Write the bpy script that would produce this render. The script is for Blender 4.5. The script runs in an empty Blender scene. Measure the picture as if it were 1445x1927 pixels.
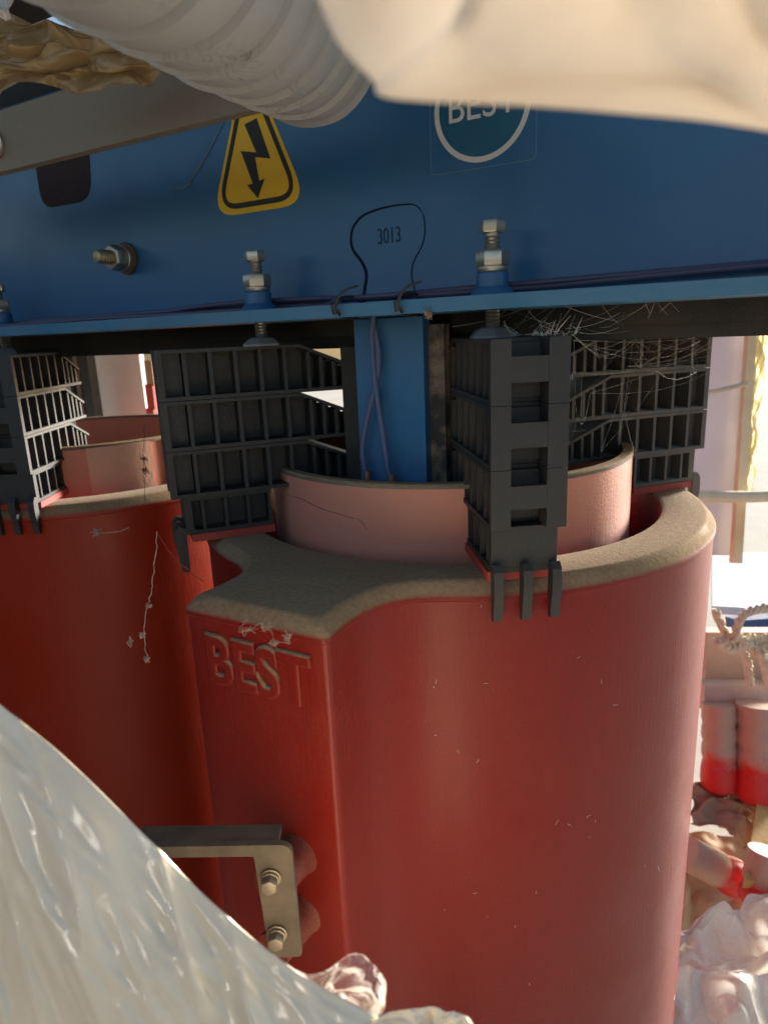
import bpy, bmesh, math, random
from math import sin, cos, pi, radians
from mathutils import Vector, Matrix, noise
random.seed(7)
K = 0.2                      # one working unit is 0.2 m; everything is scaled to metres at the end
SC = bpy.context.scene
COL = SC.collection

# ------------------------------------------------------------------ camera
W, H, F = 1445.0, 1927.0, 1300.0
YAW, PIT, ROL = .524, .256, -.043
fw = Vector((-sin(YAW)*cos(PIT), cos(YAW)*cos(PIT), -sin(PIT)))
rt = Vector((cos(YAW), sin(YAW), 0)); up = rt.cross(fw)
rt2 = rt*cos(ROL)+up*sin(ROL); up2 = -rt*sin(ROL)+up*cos(ROL)
cd = bpy.data.cameras.new('camera'); cam = bpy.data.objects.new('camera', cd); COL.objects.link(cam)
cam.matrix_world = Matrix((rt2, up2, -fw)).transposed().to_4x4()
cd.sensor_fit = 'VERTICAL'; cd.sensor_height = 24; cd.lens = F/H*24
cd.clip_start = .005; cd.clip_end = 500
cd.dof.use_dof = True; cd.dof.focus_distance = 2.9*K; cd.dof.aperture_fstop = 6.0
SC.camera = cam

# ------------------------------------------------------------------ light
SUN_EL, SUN_AZ = radians(10), radians(70)     # azimuth measured from +X towards +Y
w = bpy.data.worlds.new("World"); SC.world = w; w.use_nodes = True
nt = w.node_tree; nt.nodes.clear()
sky = nt.nodes.new('ShaderNodeTexSky'); sky.sky_type = 'NISHITA'; sky.sun_disc = False
sky.sun_elevation = SUN_EL; sky.sun_rotation = radians(90)-SUN_AZ
sky.air_density = .8; sky.dust_density = 2.0; sky.ozone_density = 1.0
bg = nt.nodes.new('ShaderNodeBackground'); bg.inputs['Strength'].default_value = .10
ow = nt.nodes.new('ShaderNodeOutputWorld')
nt.links.new(sky.outputs[0], bg.inputs[0]); nt.links.new(bg.outputs[0], ow.inputs[0])
sl = bpy.data.lights.new('sun', 'SUN'); sl.energy = 5.0; sl.angle = radians(10); sl.color = (1, .95, .88)
so = bpy.data.objects.new('sun', sl); COL.objects.link(so)
sd = Vector((cos(SUN_EL)*cos(SUN_AZ), cos(SUN_EL)*sin(SUN_AZ), sin(SUN_EL)))
so.rotation_euler = sd.to_track_quat('Z', 'Y').to_euler()
SC.view_settings.view_transform = 'Standard'; SC.view_settings.look = 'None'
SC.view_settings.exposure = 1.5; SC.view_settings.gamma = 1
SC.render.engine = 'CYCLES'

# ------------------------------------------------------------------ pixel helpers (used to survey where things stand)
def ray(x, y): return rt2*((x-W/2)/F) - up2*((y-H/2)/F) + fw
def P(x, y, d): return ray(x, y)*d
def PY(x, y, Y): r = ray(x, y); return r*(Y/r.y)
def PZ(x, y, Z): r = ray(x, y); return r*(Z/r.z)

# ------------------------------------------------------------------ object helpers
def link(name, verts, faces, mat, parent=None, smooth=True, ang=35):
    me = bpy.data.meshes.new(name); me.from_pydata([tuple(v) for v in verts], [], faces); me.update()
    return link_me(name, me, mat, parent, smooth, ang)
def link_me(name, me, mat, parent=None, smooth=True, ang=35):
    o = bpy.data.objects.new(name, me); COL.objects.link(o)
    me.materials.clear(); me.materials.append(mat)
    if smooth:
        me.shade_smooth()
        try: me.set_sharp_from_angle(angle=radians(ang))
        except Exception: pass
    if parent: o.parent = parent
    return o
def link_bm(name, bm, mat, parent=None, bevel=0, seg=2, ang=35, smooth=True):
    if bevel:
        es = [e for e in bm.edges if len(e.link_faces) == 2 and e.calc_face_angle(0) > radians(40)]
        bmesh.ops.bevel(bm, geom=es, offset=bevel, segments=seg, affect='EDGES', profile=.5, clamp_overlap=True)
    bmesh.ops.recalc_face_normals(bm, faces=bm.faces)
    me = bpy.data.meshes.new(name); bm.to_mesh(me); bm.free()
    return link_me(name, me, mat, parent, smooth, ang)
def thing(name, label, cat, loc=(0, 0, 0), rz=0, group=None):
    o = bpy.data.objects.new(name, None); COL.objects.link(o); o.empty_display_size = .05
    o.location = loc; o.rotation_euler = (0, 0, rz)
    return tag(o, label, cat, group)
def tag(o, label=None, cat=None, group=None, kind=None):
    if label: o['label'] = label
    if cat: o['category'] = cat
    if group: o['group'] = group
    if kind: o['kind'] = kind
    return o
def box(bm, a, b, M=None):
    """axis aligned box from corner a to corner b"""
    x0, y0, z0 = a; x1, y1, z1 = b
    vs = [Vector(p) for p in ((x0,y0,z0),(x1,y0,z0),(x1,y1,z0),(x0,y1,z0),(x0,y0,z1),(x1,y0,z1),(x1,y1,z1),(x0,y1,z1))]
    if M: vs = [M @ v for v in vs]
    vs = [bm.verts.new(v) for v in vs]
    for f in ((0,3,2,1),(4,5,6,7),(0,1,5,4),(1,2,6,5),(2,3,7,6),(3,0,4,7)): bm.faces.new([vs[i] for i in f])
def prism(bm, poly, fn, a, b):
    """extrude 2-D poly between a and b; fn(u, v, w) -> 3-D"""
    A = [bm.verts.new(fn(u, v, a)) for u, v in poly]; B = [bm.verts.new(fn(u, v, b)) for u, v in poly]
    n = len(poly)
    bm.faces.new(A[::-1]); bm.faces.new(B)
    for i in range(n): bm.faces.new([A[i], A[(i+1) % n], B[(i+1) % n], B[i]])
def lathe(prof, n=48, M=None, close=True):
    """prof list of (r, z) ; returns verts, faces"""
    V, Fs = [], []
    for r, z in prof:
        for k in range(n):
            a = 2*pi*k/n; v = Vector((r*cos(a), r*sin(a), z)); V.append(M @ v if M else v)
    for i in range(len(prof)-1):
        for k in range(n):
            k2 = (k+1) % n; Fs.append((i*n+k, i*n+k2, (i+1)*n+k2, (i+1)*n+k))
    if close:
        Fs.append(tuple(range(n))[::-1]); Fs.append(tuple(range((len(prof)-1)*n, len(prof)*n)))
    return V, Fs
def catmull(pts, m=8):
    pts = [Vector(p) for p in pts]; out = []
    q = [pts[0]*2-pts[1]]+pts+[pts[-1]*2-pts[-2]]
    for i in range(1, len(q)-2):
        for j in range(m):
            t = j/m; a, b, c, d = q[i-1:i+3]
            out.append(.5*((2*b)+(c-a)*t+(2*a-5*b+4*c-d)*t*t+(3*b-a-3*c+d)*t**3))
    out.append(pts[-1]); return out
def tube_geo(pts, r, n=8, V=None, Fs=None):
    V = [] if V is None else V; Fs = [] if Fs is None else Fs
    b0 = len(V); N = len(pts); u = None
    for i, p in enumerate(pts):
        t = (pts[min(i+1, N-1)]-pts[max(i-1, 0)]).normalized()
        if u is None: u = t.orthogonal().normalized()
        u = (u-t*u.dot(t)).normalized(); v = t.cross(u)
        rr = r(i/(N-1)) if callable(r) else r
        for k in range(n):
            a = 2*pi*k/n; V.append(p+(u*cos(a)+v*sin(a))*rr)
    for i in range(N-1):
        for k in range(n):
            k2 = (k+1) % n; Fs.append((b0+i*n+k, b0+i*n+k2, b0+(i+1)*n+k2, b0+(i+1)*n+k))
    Fs.append(tuple(b0+k for k in range(n))[::-1]); Fs.append(tuple(b0+(N-1)*n+k for k in range(n)))
    return V, Fs
def tube(name, pts, r, mat, parent=None, n=8, m=8):
    V, Fs = tube_geo(catmull(pts, m) if m else [Vector(p) for p in pts], r, n)
    return link(name, V, Fs, mat, parent)
def text_mesh(s, size, ext, bev=0.0):
    c = bpy.data.curves.new('t', 'FONT'); c.body = s; c.size = size; c.extrude = ext; c.bevel_depth = bev; c.bevel_resolution = 2
    c.align_x = 'CENTER'; c.align_y = 'CENTER'; c.resolution_u = 8
    o = bpy.data.objects.new('t', c); COL.objects.link(o)
    bpy.context.view_layer.update()
    me = bpy.data.meshes.new_from_object(o.evaluated_get(bpy.context.evaluated_depsgraph_get()))
    bpy.data.objects.remove(o); return me

# ------------------------------------------------------------------ materials
class N:
    def __init__(s, name):
        s.m = bpy.data.materials.new(name); s.m.use_nodes = True; s.t = s.m.node_tree; s.t.nodes.clear()
        s.o = s.t.nodes.new('ShaderNodeOutputMaterial'); s.tc = s.t.nodes.new('ShaderNodeTexCoord')
        s.map = s.n('ShaderNodeMapping'); s.map.inputs['Scale'].default_value = (1/K,)*3
        s.l(s.tc.outputs['Object'], s.map.inputs[0]); s.co = s.map.outputs[0]
        s.b = s.n('ShaderNodeBsdfPrincipled'); s.l(s.b.outputs[0], s.o.inputs[0])
    def n(s, t, **k):
        x = s.t.nodes.new(t)
        for a, b in k.items(): setattr(x, a, b)
        return x
    def l(s, a, b): s.t.links.new(a, b)
    def sc(s, v):
        m = s.n('ShaderNodeMapping'); m.inputs['Scale'].default_value = v; s.l(s.co, m.inputs[0]); return m.outputs[0]
    def noise(s, scale, det=4, rough=.55, co=None, dist=0):
        x = s.n('ShaderNodeTexNoise'); x.inputs['Scale'].default_value = scale; x.inputs['Detail'].default_value = det
        x.inputs['Roughness'].default_value = rough; x.inputs['Distortion'].default_value = dist
        s.l(co or s.co, x.inputs['Vector']); return x.outputs['Fac']
    def ramp(s, fac, *st):
        r = s.n('ShaderNodeValToRGB'); e = r.color_ramp.elements
        while len(e) < len(st): e.new(.5)
        for i, (p, c) in enumerate(st):
            e[i].position = p; e[i].color = (*c, 1) if isinstance(c, tuple) else (c, c, c, 1)
        s.l(fac, r.inputs[0]); return r.outputs[0]
    def mix(s, fac, a, b, bt='MIX'):
        m = s.n('ShaderNodeMix', data_type='RGBA', blend_type=bt)
        for k, v in ((0, fac), (6, a), (7, b)):
            if hasattr(v, 'links'): s.l(v, m.inputs[k])
            elif k == 0: m.inputs[0].default_value = v
            else: m.inputs[k].default_value = (*v, 1)
        return m.outputs[2]
    def math(s, op, a, b=0.0):
        m = s.n('ShaderNodeMath', operation=op)
        for k, v in ((0, a), (1, b)):
            if hasattr(v, 'links'): s.l(v, m.inputs[k])
            else: m.inputs[k].default_value = v
        return m.outputs[0]
    def bump(s, h, st, d, prev=None):
        b = s.n('ShaderNodeBump'); b.inputs['Strength'].default_value = st; b.inputs['Distance'].default_value = d*K
        s.l(h, b.inputs['Height'])
        if prev is not None: s.l(prev, b.inputs['Normal'])
        return b.outputs[0]
    def set(s, **k):
        for a, v in k.items():
            i = s.b.inputs[a.replace('_', ' ')]
            if hasattr(v, 'links'): s.l(v, i)
            else: i.default_value = (*v, 1) if isinstance(v, tuple) and len(v) == 3 else v
        return s
    def upness(s, lo, hi):
        g = s.n('ShaderNodeNewGeometry'); x = s.n('ShaderNodeSeparateXYZ'); s.l(g.outputs['Normal'], x.inputs[0])
        r = s.n('ShaderNodeMapRange'); s.l(x.outputs[2], r.inputs[0]); r.inputs[1].default_value = lo; r.inputs[2].default_value = hi
        return r.outputs[0]
def plain(name, col, rough=.7, col2=None, sc=3, bs=.3, bd=.02):
    m = N(name); n = m.noise(sc, 6, .65)
    c = m.mix(m.ramp(n, (.35, 0.), (.7, 1.)), col, col2 or tuple(v*.7 for v in col))
    m.set(Base_Color=c, Roughness=rough, Normal=m.bump(m.noise(sc*6, 5, .7), bs, bd)); return m.m
DUST = (.38, .29, .18)
def dusted(name, base, rough=.4, spec=.5, dust=.12, top=True, fine=90, metallic=0, coat=0, bumps=.3, patch=None, sheen=0.0):
    """painted / moulded surface with blotchy film of dust and settled dust where it faces up"""
    m = N(name)
    big = m.noise(2.2, 5, .6); sm = m.noise(fine, 3, .7)
    f = m.ramp(m.mix(.35, big, sm), (.38, 0.0), (.66, 1.0))
    c = m.mix(m.math('MULTIPLY', f, dust), base, DUST)
    if patch: c = m.mix(m.ramp(m.noise(5, 4), (.45, 0.), (.6, 1.)), c, patch)
    sp = m.ramp(m.noise(260, 2, .5), (.69, 0.), (.75, 1.))
    c = m.mix(m.math('MULTIPLY', sp, .35), c, DUST)
    r = m.math('ADD', m.math('MULTIPLY', f, .25), rough)
    if top:
        u = m.upness(.2, .6); g = m.noise(40, 6, .7)
        u2 = m.math('MULTIPLY', u, m.ramp(m.noise(3.5, 4), (.2, .82), (.6, 1.)))
        dc = m.mix(m.ramp(g, (.3, 0.), (.7, 1.)), (.235, .155, .085), (.35, .25, .145))
        c = m.mix(u2, c, dc); r = m.math('ADD', r, m.math('MULTIPLY', u2, .6)); coat = m.math('MULTIPLY', m.math('SUBTRACT', 1.0, u2), coat); spec = m.math('MULTIPLY', m.math('SUBTRACT', 1.0, m.math('MULTIPLY', u2, .8)), spec)
    nb = m.bump(sm, bumps, .004)
    if top:
        nb = m.bump(m.math('MULTIPLY', m.noise(38, 6, .75), u2), .28, .02, nb)
    m.set(Base_Color=c, Roughness=r, Specular_IOR_Level=spec, Metallic=metallic, Normal=nb, Coat_Weight=coat)
    m.set(Coat_Roughness=.25, Sheen_Weight=sheen, Sheen_Roughness=.3)
    return m
def red_resin(name='cast_resin_red', base=(.18, .0085, .005)):
    m = dusted(name, base, .34, .24, .03, coat=.10, sheen=.06)
    # faint glass-cloth weave in the moulded skin
    wv = m.n('ShaderNodeTexWave', wave_type='BANDS', bands_direction='Z'); wv.inputs['Scale'].default_value = 9; wv.inputs['Distortion'].default_value = 1.0
    m.l(m.co, wv.inputs[0])
    s2 = m.noise(14, 2, .5, m.sc((6, 6, .25)))
    h = m.math('ADD', m.math('MULTIPLY', wv.outputs['Fac'], .12), s2)
    msk = m.ramp(m.noise(1.1, 2), (.42, .1), (.62, 1.))
    old = m.b.inputs['Normal'].links[0].from_socket
    m.set(Normal=m.bump(m.math('MULTIPLY', h, msk), .22, .008, old)); return m.m
M_RED = red_resin(); M_RED2 = red_resin('cast_resin_red_bounce_tint', (.30, .020, .004))  # second coil's base shifted to orange to paint in bounced light
def lv_resin():
    m = dusted('winding_resin_salmon', (.60, .215, .145), .5, .4, .3, top=False, bumps=.5, sheen=.3)
    a = m.noise(60, 2, .6, m.sc((1, 1, .12))); b = m.noise(60, 2, .6, m.sc((.15, .15, 1)))
    old = m.b.inputs['Normal'].links[0].from_socket
    m.set(Normal=m.bump(m.math('ADD', a, b), .14, .008, old)); return m.m
M_LV = lv_resin()
M_LVRIM = dusted('winding_rim_grey', (.10, .085, .075), .7, .3, .5).m
M_BLUE = dusted('blue_paint', (.011, .105, .245), .34, .38, .07, top=False, coat=.25).m
M_BLUE2 = dusted('blue_paint_edge', (.028, .14, .25), .38, .5, .12, top=False).m
M_BLACK = dusted('black_nylon', (.015, .0155, .017), .48, .5, .07, top=False, bumps=.5).m
M_CORE = dusted('black_core_varnish', (.008, .008, .009), .5, .4, .10, top=False).m
M_GREYRES = dusted('grey_resin_strip', (.07, .062, .055), .8, .3, .8, top=False, patch=(.03, .03, .03)).m
def metal(name, col, rough, dust=.25, brush=0, met=.85):
    m = N(name); f = m.ramp(m.noise(7, 5, .6), (.35, 0.), (.75, 1.))
    s = m.noise(30, 4, .6, m.sc((1, 1, 12)) if brush else None)
    c = m.mix(m.math('MULTIPLY', f, dust), col, (.25, .2, .14)); c = m.mix(m.math('MULTIPLY', s, .25), c, (.12, .10, .08))
    m.set(Base_Color=c, Metallic=met, Roughness=m.math('ADD', m.math('MULTIPLY', s, .25), rough), Normal=m.bump(s, .25, .004)); return m.m
M_STEEL = metal('zinc_plated_steel', (.62, .56, .46), .24, .45)
M_THREAD = metal('thread_steel', (.42, .38, .33), .3, .4)
M_ALU = metal('dull_aluminium', (.25, .20, .145), .6, .6, 1, .35); M_BRK = metal('dark_dull_steel', (.085, .07, .052), .6, .5, 1, .35); M_STEELD = metal('dull_bolt_steel', (.30, .26, .20), .4, .6)
M_ALU2 = plain('pale_brushed_plate', (.86, .83, .76), .5, (.72, .68, .6), 1.5)
M_COPPER = metal('copper_lug', (.5, .2, .1), .4, .2)
M_YEL = dusted('sticker_yellow', (.80, .46, .01), .45, .4, .10, top=False).m
M_YELE = dusted('sticker_edge_orange', (.62, .33, .03), .5, .4, .15, top=False).m
M_INK = dusted('sticker_black', (.02, .018, .014), .5, .4, .05, top=False).m
M_WHITE = dusted('sticker_white', (.62, .60, .56), .5, .4, .15, top=False).m
M_TEAL = dusted('sticker_teal', (.006, .095, .175), .3, .5, .03, top=False).m
M_GROOVE = dusted('slot_gap', (.004, .012, .03), .7, .2, .0, top=False).m
M_STAMP = dusted('stamp_ink', (.012, .045, .075), .6, .3, .0, top=False).m
M_CABLE = dusted('purple_cable', (.05, .048, .11), .4, .5, .1, top=False).m
M_CABLEB = dusted('blue_grey_cable', (.06, .09, .19), .4, .5, .05, top=False).m
M_TIE = dusted('black_cable_tie', (.02, .02, .022), .4, .5, .1, top=False).m
M_RUBBER = dusted('red_silicone_pad', (.34, .035, .025), .5, .5, .05, top=False).m
def duct_mat():
    m = dusted('grey_duct_pvc', (.38, .385, .375), .45, .4, .2, top=False, coat=.1)
    c = m.b.inputs['Base Color'].links[0].from_socket
    sc = m.ramp(m.noise(3.0, 4, .65, m.sc((3, 1, 1)), 2.0), (.485, 0.), (.5, 1.), (.515, 0.))
    k = m.ramp(m.noise(2.0, 2), (.48, 0.), (.6, 1.))
    m.set(Base_Color=m.mix(m.math('MULTIPLY', m.math('MULTIPLY', sc, k), .6), c, (.06, .045, .035))); return m.m
M_DUCT = duct_mat()
def film(name, base, trans=.35, rough=.18, alpha=1.0, bs=.3, scale=10, mott=(.5, .42, .3), bd=.02):
    m = N(name)
    n1 = m.noise(scale*.35, 5, .6, None, .8); n2 = m.noise(scale, 6, .65, None, 1.2)
    c = m.mix(m.math('MULTIPLY', m.ramp(n1, (.4, 0.), (.75, 1.)), .5), base, mott)
    nb = m.bump(n2, bs, bd); nb = m.bump(m.noise(scale*5, 3, .6), bs*.5, bd*.2, nb)
    m.set(Base_Color=c, Roughness=rough, Specular_IOR_Level=.6, Coat_Weight=.5, Coat_Roughness=.05, Normal=nb)
    tr = m.n('ShaderNodeBsdfTranslucent'); m.l(c, tr.inputs[0]); m.l(nb, tr.inputs['Normal'])
    mx = m.n('ShaderNodeMixShader'); mx.inputs[0].default_value = trans
    m.l(m.b.outputs[0], mx.inputs[1]); m.l(tr.outputs[0], mx.inputs[2]); out = mx.outputs[0]
    if alpha < 1:
        tp = m.n('ShaderNodeBsdfTransparent'); m2 = m.n('ShaderNodeMixShader')
        fr = m.n('ShaderNodeLayerWeight'); fr.inputs[0].default_value = .45; m.l(nb, fr.inputs['Normal'])
        m.l(m.ramp(fr.outputs['Facing'], (0., alpha), (.8, 1.)), m2.inputs[0]); m.l(tp.outputs[0], m2.inputs[1]); m.l(out, m2.inputs[2]); out = m2.outputs[0]
    m.l(out, m.o.inputs[0]); return m.m
M_FILM = film('clear_wrap_film', (.97, .84, .62), .04, .10, .97, .2, 4, (.62, .48, .30))
M_FILMT = film('thin_wrap_film', (.75, .70, .66), .3, .06, .12, .5, 9, bd=.03)
M_TARP = film('cream_sheet', (.82, .75, .65), .5, .45, 1, .25, 5, (.45, .34, .24))
M_AMBER = film('amber_wrap_film', (.62, .43, .21), .6, .12, 1, .6, 7, (.16, .08, .03))
M_BAG = film('white_bag_film', (.80, .75, .68), .25, .22, 1, .6, 4, (.48, .33, .2), bd=.05)
M_HAZY = film('frosted_sheet', (.50, .46, .49), .5, .5, 1, .2, 1.2, (.33, .27, .27))
M_WOOD = plain('raw_pine', (.78, .66, .42), .6, (.68, .52, .28), 2)
M_STRAP = plain('cream_webbing', (.66, .56, .40), .8)
M_ROPE = plain('cream_rope', (.70, .62, .46), .8, (.5, .42, .28), 12)
M_CARD = plain('brown_card', (.45, .31, .19), .85, (.34, .22, .13), 2)
M_CARD2 = plain('golden_board', (.52, .33, .10), .8, (.45, .27, .1), 2)
M_PINKWOOD = plain('dusty_pinkish_board', (.52, .37, .28), .8, (.42, .29, .21), 1.5)
M_GROUND = plain('pale_sand', (.60, .55, .46), .95, (.50, .45, .36), .8)
M_PALEBLUE = plain('pale_blue_board', (.42, .52, .58), .6, (.55, .58, .6), 2)
M_DKBLUE = plain('dark_blue_plastic', (.02, .07, .22), .5)
M_WEB = plain('spider_silk', (.7, .68, .62), .5)
M_HUSK = plain('dried_husk', (.42, .35, .26), .7, (.2, .13, .08), 20)
def insul_mat():
    m = N('dusty_red_resin_boot'); s = m.n('ShaderNodeSeparateXYZ'); m.l(m.tc.outputs['Generated'], s.inputs[0])
    z = m.math('ADD', s.outputs[2], m.math('MULTIPLY', m.math('SUBTRACT', m.noise(4, 6, .7), .5), .7))
    c = m.mix(m.ramp(z, (.30, 0.), (.50, 1.)), (.55, .02, .018), (.42, .27, .20))
    m.set(Base_Color=c, Roughness=.5, Normal=m.bump(m.noise(9, 5), .3, .03)); return m.m
M_BOOT = insul_mat()

# ================================================================== SETTING
g = []
V = [(-60, -20, -5.6), (60, -20, -5.6), (60, 120, -5.6), (-60, 120, -5.6)]
tag(link('ground', V, [(0, 1, 2, 3)], M_GROUND), kind='structure')

# ================================================================== COILS
CX, CY, DX = -1.686, 3.744, 3.27
def coil_outline():
    pts = []
    def bez(p0, p1, p2, p3, n):
        for i in range(n+1):
            t = i/n; pts.append(Vector(p0)*(1-t)**3+Vector(p1)*3*t*(1-t)**2+Vector(p2)*3*t*t*(1-t)+Vector(p3)*t**3)
    R = 1.45
    a0 = radians(-66)
    # block front, left to right (counter-clockwise seen from above)
    bez((-.325, -1.879), (-.1, -1.879), (.1, -1.879), (.325, -1.879), 8)
    bez((.333, -1.876), (.338, -1.874), (.341, -1.870), (.342, -1.862), 2)
    e = Vector((R*cos(a0), R*sin(a0)))
    bez((.34, -1.84), (.31, -1.60), (.34, -1.41), (e.x, e.y), 22)
    n = 150
    for i in range(1, n):
        a = a0+(2*pi-2*(radians(90)-radians(66)))*i/n
        pts.append(Vector((R*cos(a), R*sin(a))))
    bez((-e.x, e.y), (-.34, -1.41), (-.31, -1.60), (-.34, -1.84), 22)
    bez((-.342, -1.862), (-.341, -1.870), (-.338, -1.874), (-.333, -1.876), 2)
    return pts
def hv_coil_mesh():
    o = coil_outline(); n = len(o)
    nrm = []
    for i in range(n):
        t = (o[(i+1) % n]-o[i-1]).normalized(); nrm.append(Vector((t.y, -t.x)))
    V, Fs = [], []
    prof = [(.0, -5.3), (.0, -4.0), (.0, -2.5), (.0, -1.6), (.0, -1.12), (.001, -1.086), (.009, -1.078), (.008, -1.062), (.002, -1.050), (-.030, -1.012), (-.040, -1.003), (-.052, -1.0)]
    for off, z in prof:
        for i in range(n):
            p = o[i]+nrm[i]*off
            if off < 0 and abs(p.x) > .2 and p.y < -1.72:
                p.x = math.copysign(min(abs(p.x), .336+off), p.x); p.y = max(p.y, -1.879-off)
            V.append((p.x, p.y, z))
    inner = [(1.21, -1.0), (1.19, -1.008), (1.18, -1.03), (1.18, -5.3)]
    for r, z in inner:
        for i in range(n):
            a = 2*pi*i/n; V.append((r*cos(a), r*sin(a), z))
    m = len(prof)+len(inner); lp = len(prof)-1
    for j in range(m-1):
        if j == lp: continue
        for i in range(n):
            k = (i+1) % n; Fs.append((j*n+i, j*n+k, (j+1)*n+k, (j+1)*n+i))
    me = bpy.data.meshes.new('hv'); me.from_pydata(V, [], Fs); me.update()
    bm = bmesh.new(); bm.from_mesh(me)
    bmesh.ops.remove_doubles(bm, verts=bm.verts, dist=1e-5)
    es = [e for e in bm.edges if len(e.link_faces) == 1 and all(abs(v.co.z+1.0) < 1e-5 for v in e.verts)]
    bmesh.ops.triangle_fill(bm, edges=es, use_beauty=True, use_dissolve=False)
    bmesh.ops.recalc_face_normals(bm, faces=bm.faces); bm.to_mesh(me); bm.free(); return me
def lv_mesh(R=1.045, t=.055, z1=-.685):
    n = 160; V, Fs = [], []
    prof = [(R, -5.2), (R, -3), (R, z1-.2), (R, z1-.02)]
    for r, z in prof:
        for k in range(n): a = 2*pi*k/n; V.append((r*cos(a), r*sin(a), z))
    prof2 = [(R-t, z1-.02), (R-t, z1-.3), (R-t, -5.2)]
    for r, z in prof2:
        for k in range(n): a = 2*pi*k/n; V.append((r*cos(a), r*sin(a), z))
    m = 7
    for j in range(m-1):
        for i in range(n):
            k = (i+1) % n; Fs.append((j*n+i, j*n+k, (j+1)*n+k, (j+1)*n+i))
    me = bpy.data.meshes.new('lv'); me.from_pydata(V, [], Fs); me.update(); return me
hv = thing('high_voltage_coil', 'large red cast resin coil with raised BEST lettering on its front block', 'coil', (CX, CY, 0), 0, 'red cast resin coils')
link_me('coil_body', hv_coil_mesh(), M_RED, hv, ang=30)
# raised letters on the block face
tm = text_mesh('BEST', .265, .002, .013)
for v in tm.vertices:
    x, y, z = v.co; v.co = (x*.92, -z, y)
for v in tm.vertices: v.co = (v.co.x+.01, v.co.y-1.881, v.co.z*1.08-1.262)
link_me('raised_lettering', tm, M_RED, hv, ang=40)
# faint moulded disc marks below the letters
for (x, z) in ((.10, -1.62), (.14, -1.86)):
    Vt, Ft = lathe([(.099, 0), (.103, .0010), (.107, 0)], 48, Matrix.Translation((x, -1.8785, z)) @ Matrix.Rotation(radians(90), 4, 'X'), close=False)
    link('mould_mark', Vt, Ft, M_RED, hv)
# cylindrical terminal bosses
def boss(x, z, parent, r=.080, ln=.20):
    V, Fs = lathe([(r*1.12, 0), (r*1.02, .02), (r, .05), (r*.93, ln-.02), (r*.88, ln)], 40,
                  Matrix.Translation((x, -1.878, z)) @ Matrix.Rotation(radians(90), 4, 'X'))
    return link('terminal_boss', V, Fs, M_BOSS, parent)
M_BOSS = dusted('terminal_boss_resin', (.15, .012, .008), .5, .4, .3, top=False).m
for (x, z) in ((.135, -2.06), (.13, -2.36)): boss(x, z, hv)
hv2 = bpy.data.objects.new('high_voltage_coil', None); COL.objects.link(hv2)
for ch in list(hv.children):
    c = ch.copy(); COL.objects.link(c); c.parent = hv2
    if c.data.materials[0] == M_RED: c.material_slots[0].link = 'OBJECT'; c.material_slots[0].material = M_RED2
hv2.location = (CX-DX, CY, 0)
tag(hv2, 'second red cast resin coil at the left, half hidden behind the one with BEST lettering', 'coil', 'red cast resin coils')

M_LV2 = M_LV
for i in range(2):
    lb = thing('low_voltage_coil', ['curved salmon pink inner coil rising inside the nearest red coil', 'salmon pink inner coil with taped joints inside the left red coil'][i], 'inner coil', (CX-DX*i-.02, CY, 0), 0, 'pink inner coils')
    link_me('coil_shell', lv_mesh(), M_LV, lb, ang=30)
    Vr, Fr = lathe([(1.049, -.705), (1.049, -.690), (1.041, -.683), (.994, -.683), (.987, -.690), (.987, -.705)], 160, close=False)
    link('rim', Vr, Fr, M_LVRIM, lb)
# tape overlaps on left inner coil
def patch_cyl(name, c, R, a0, a1, z0, z1, mat, parent=None, t=.012):
    bm = bmesh.new(); n = 14; A = []
    for rr in (R, R+t):
        for z in (z0, z1):
            A.append([bm.verts.new((c[0]+rr*cos(radians(a0+(a1-a0)*i/n)), c[1]+rr*sin(radians(a0+(a1-a0)*i/n)), z)) for i in range(n+1)])
    for i in range(n):
        for p, q in ((0, 1), (3, 2), (1, 3), (2, 0)): bm.faces.new([A[p][i], A[p][i+1], A[q][i+1], A[q][i]])
    for i in (0, n): bm.faces.new([A[0][i], A[1][i], A[3][i], A[2][i]])
    return link_bm(name, bm, mat, parent)
M_TAPE = dusted('glass_tape', (.62, .36, .26), .5, .4, .3, top=False, bumps=.8, fine=40).m
patch_cyl('tape_wrap', (0, 0), 1.047, -38, -14, -4, -.700, M_TAPE, lb)
patch_cyl('tape_wrap', (0, 0), 1.047, -8, 14, -4, -.700, M_TAPE, lb)

# ================================================================== CORE
core = thing('iron_core', 'black varnished iron core running between and behind the blue beam', 'core', (-3, 3.7, 0))
bm = bmesh.new(); box(bm, (-6, -.5, -.08), (3.40, .9, 1.7)); box(bm, (-6, -.56, -.02), (3.40, -.5, 1.5))
link_bm('yoke', bm, M_CORE, core, .01)
for i in range(2):
    bm = bmesh.new(); cx = CX-DX*i+3
    box(bm, (cx-.30, -.64, -5.3), (cx+.36, -.48, -.07)); box(bm, (cx-.36, -.48, -5.3), (cx+.42, .80 if i == 0 else -.36, -.085))
    link_bm('core_leg', bm, M_CORE, core, .008)
bm = bmesh.new(); box(bm, (-1.455+3, -.70, -5.3), (-1.375+3, -.64, .02)); link_bm('insulation_strip', bm, M_GREYRES, core, .008)

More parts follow.
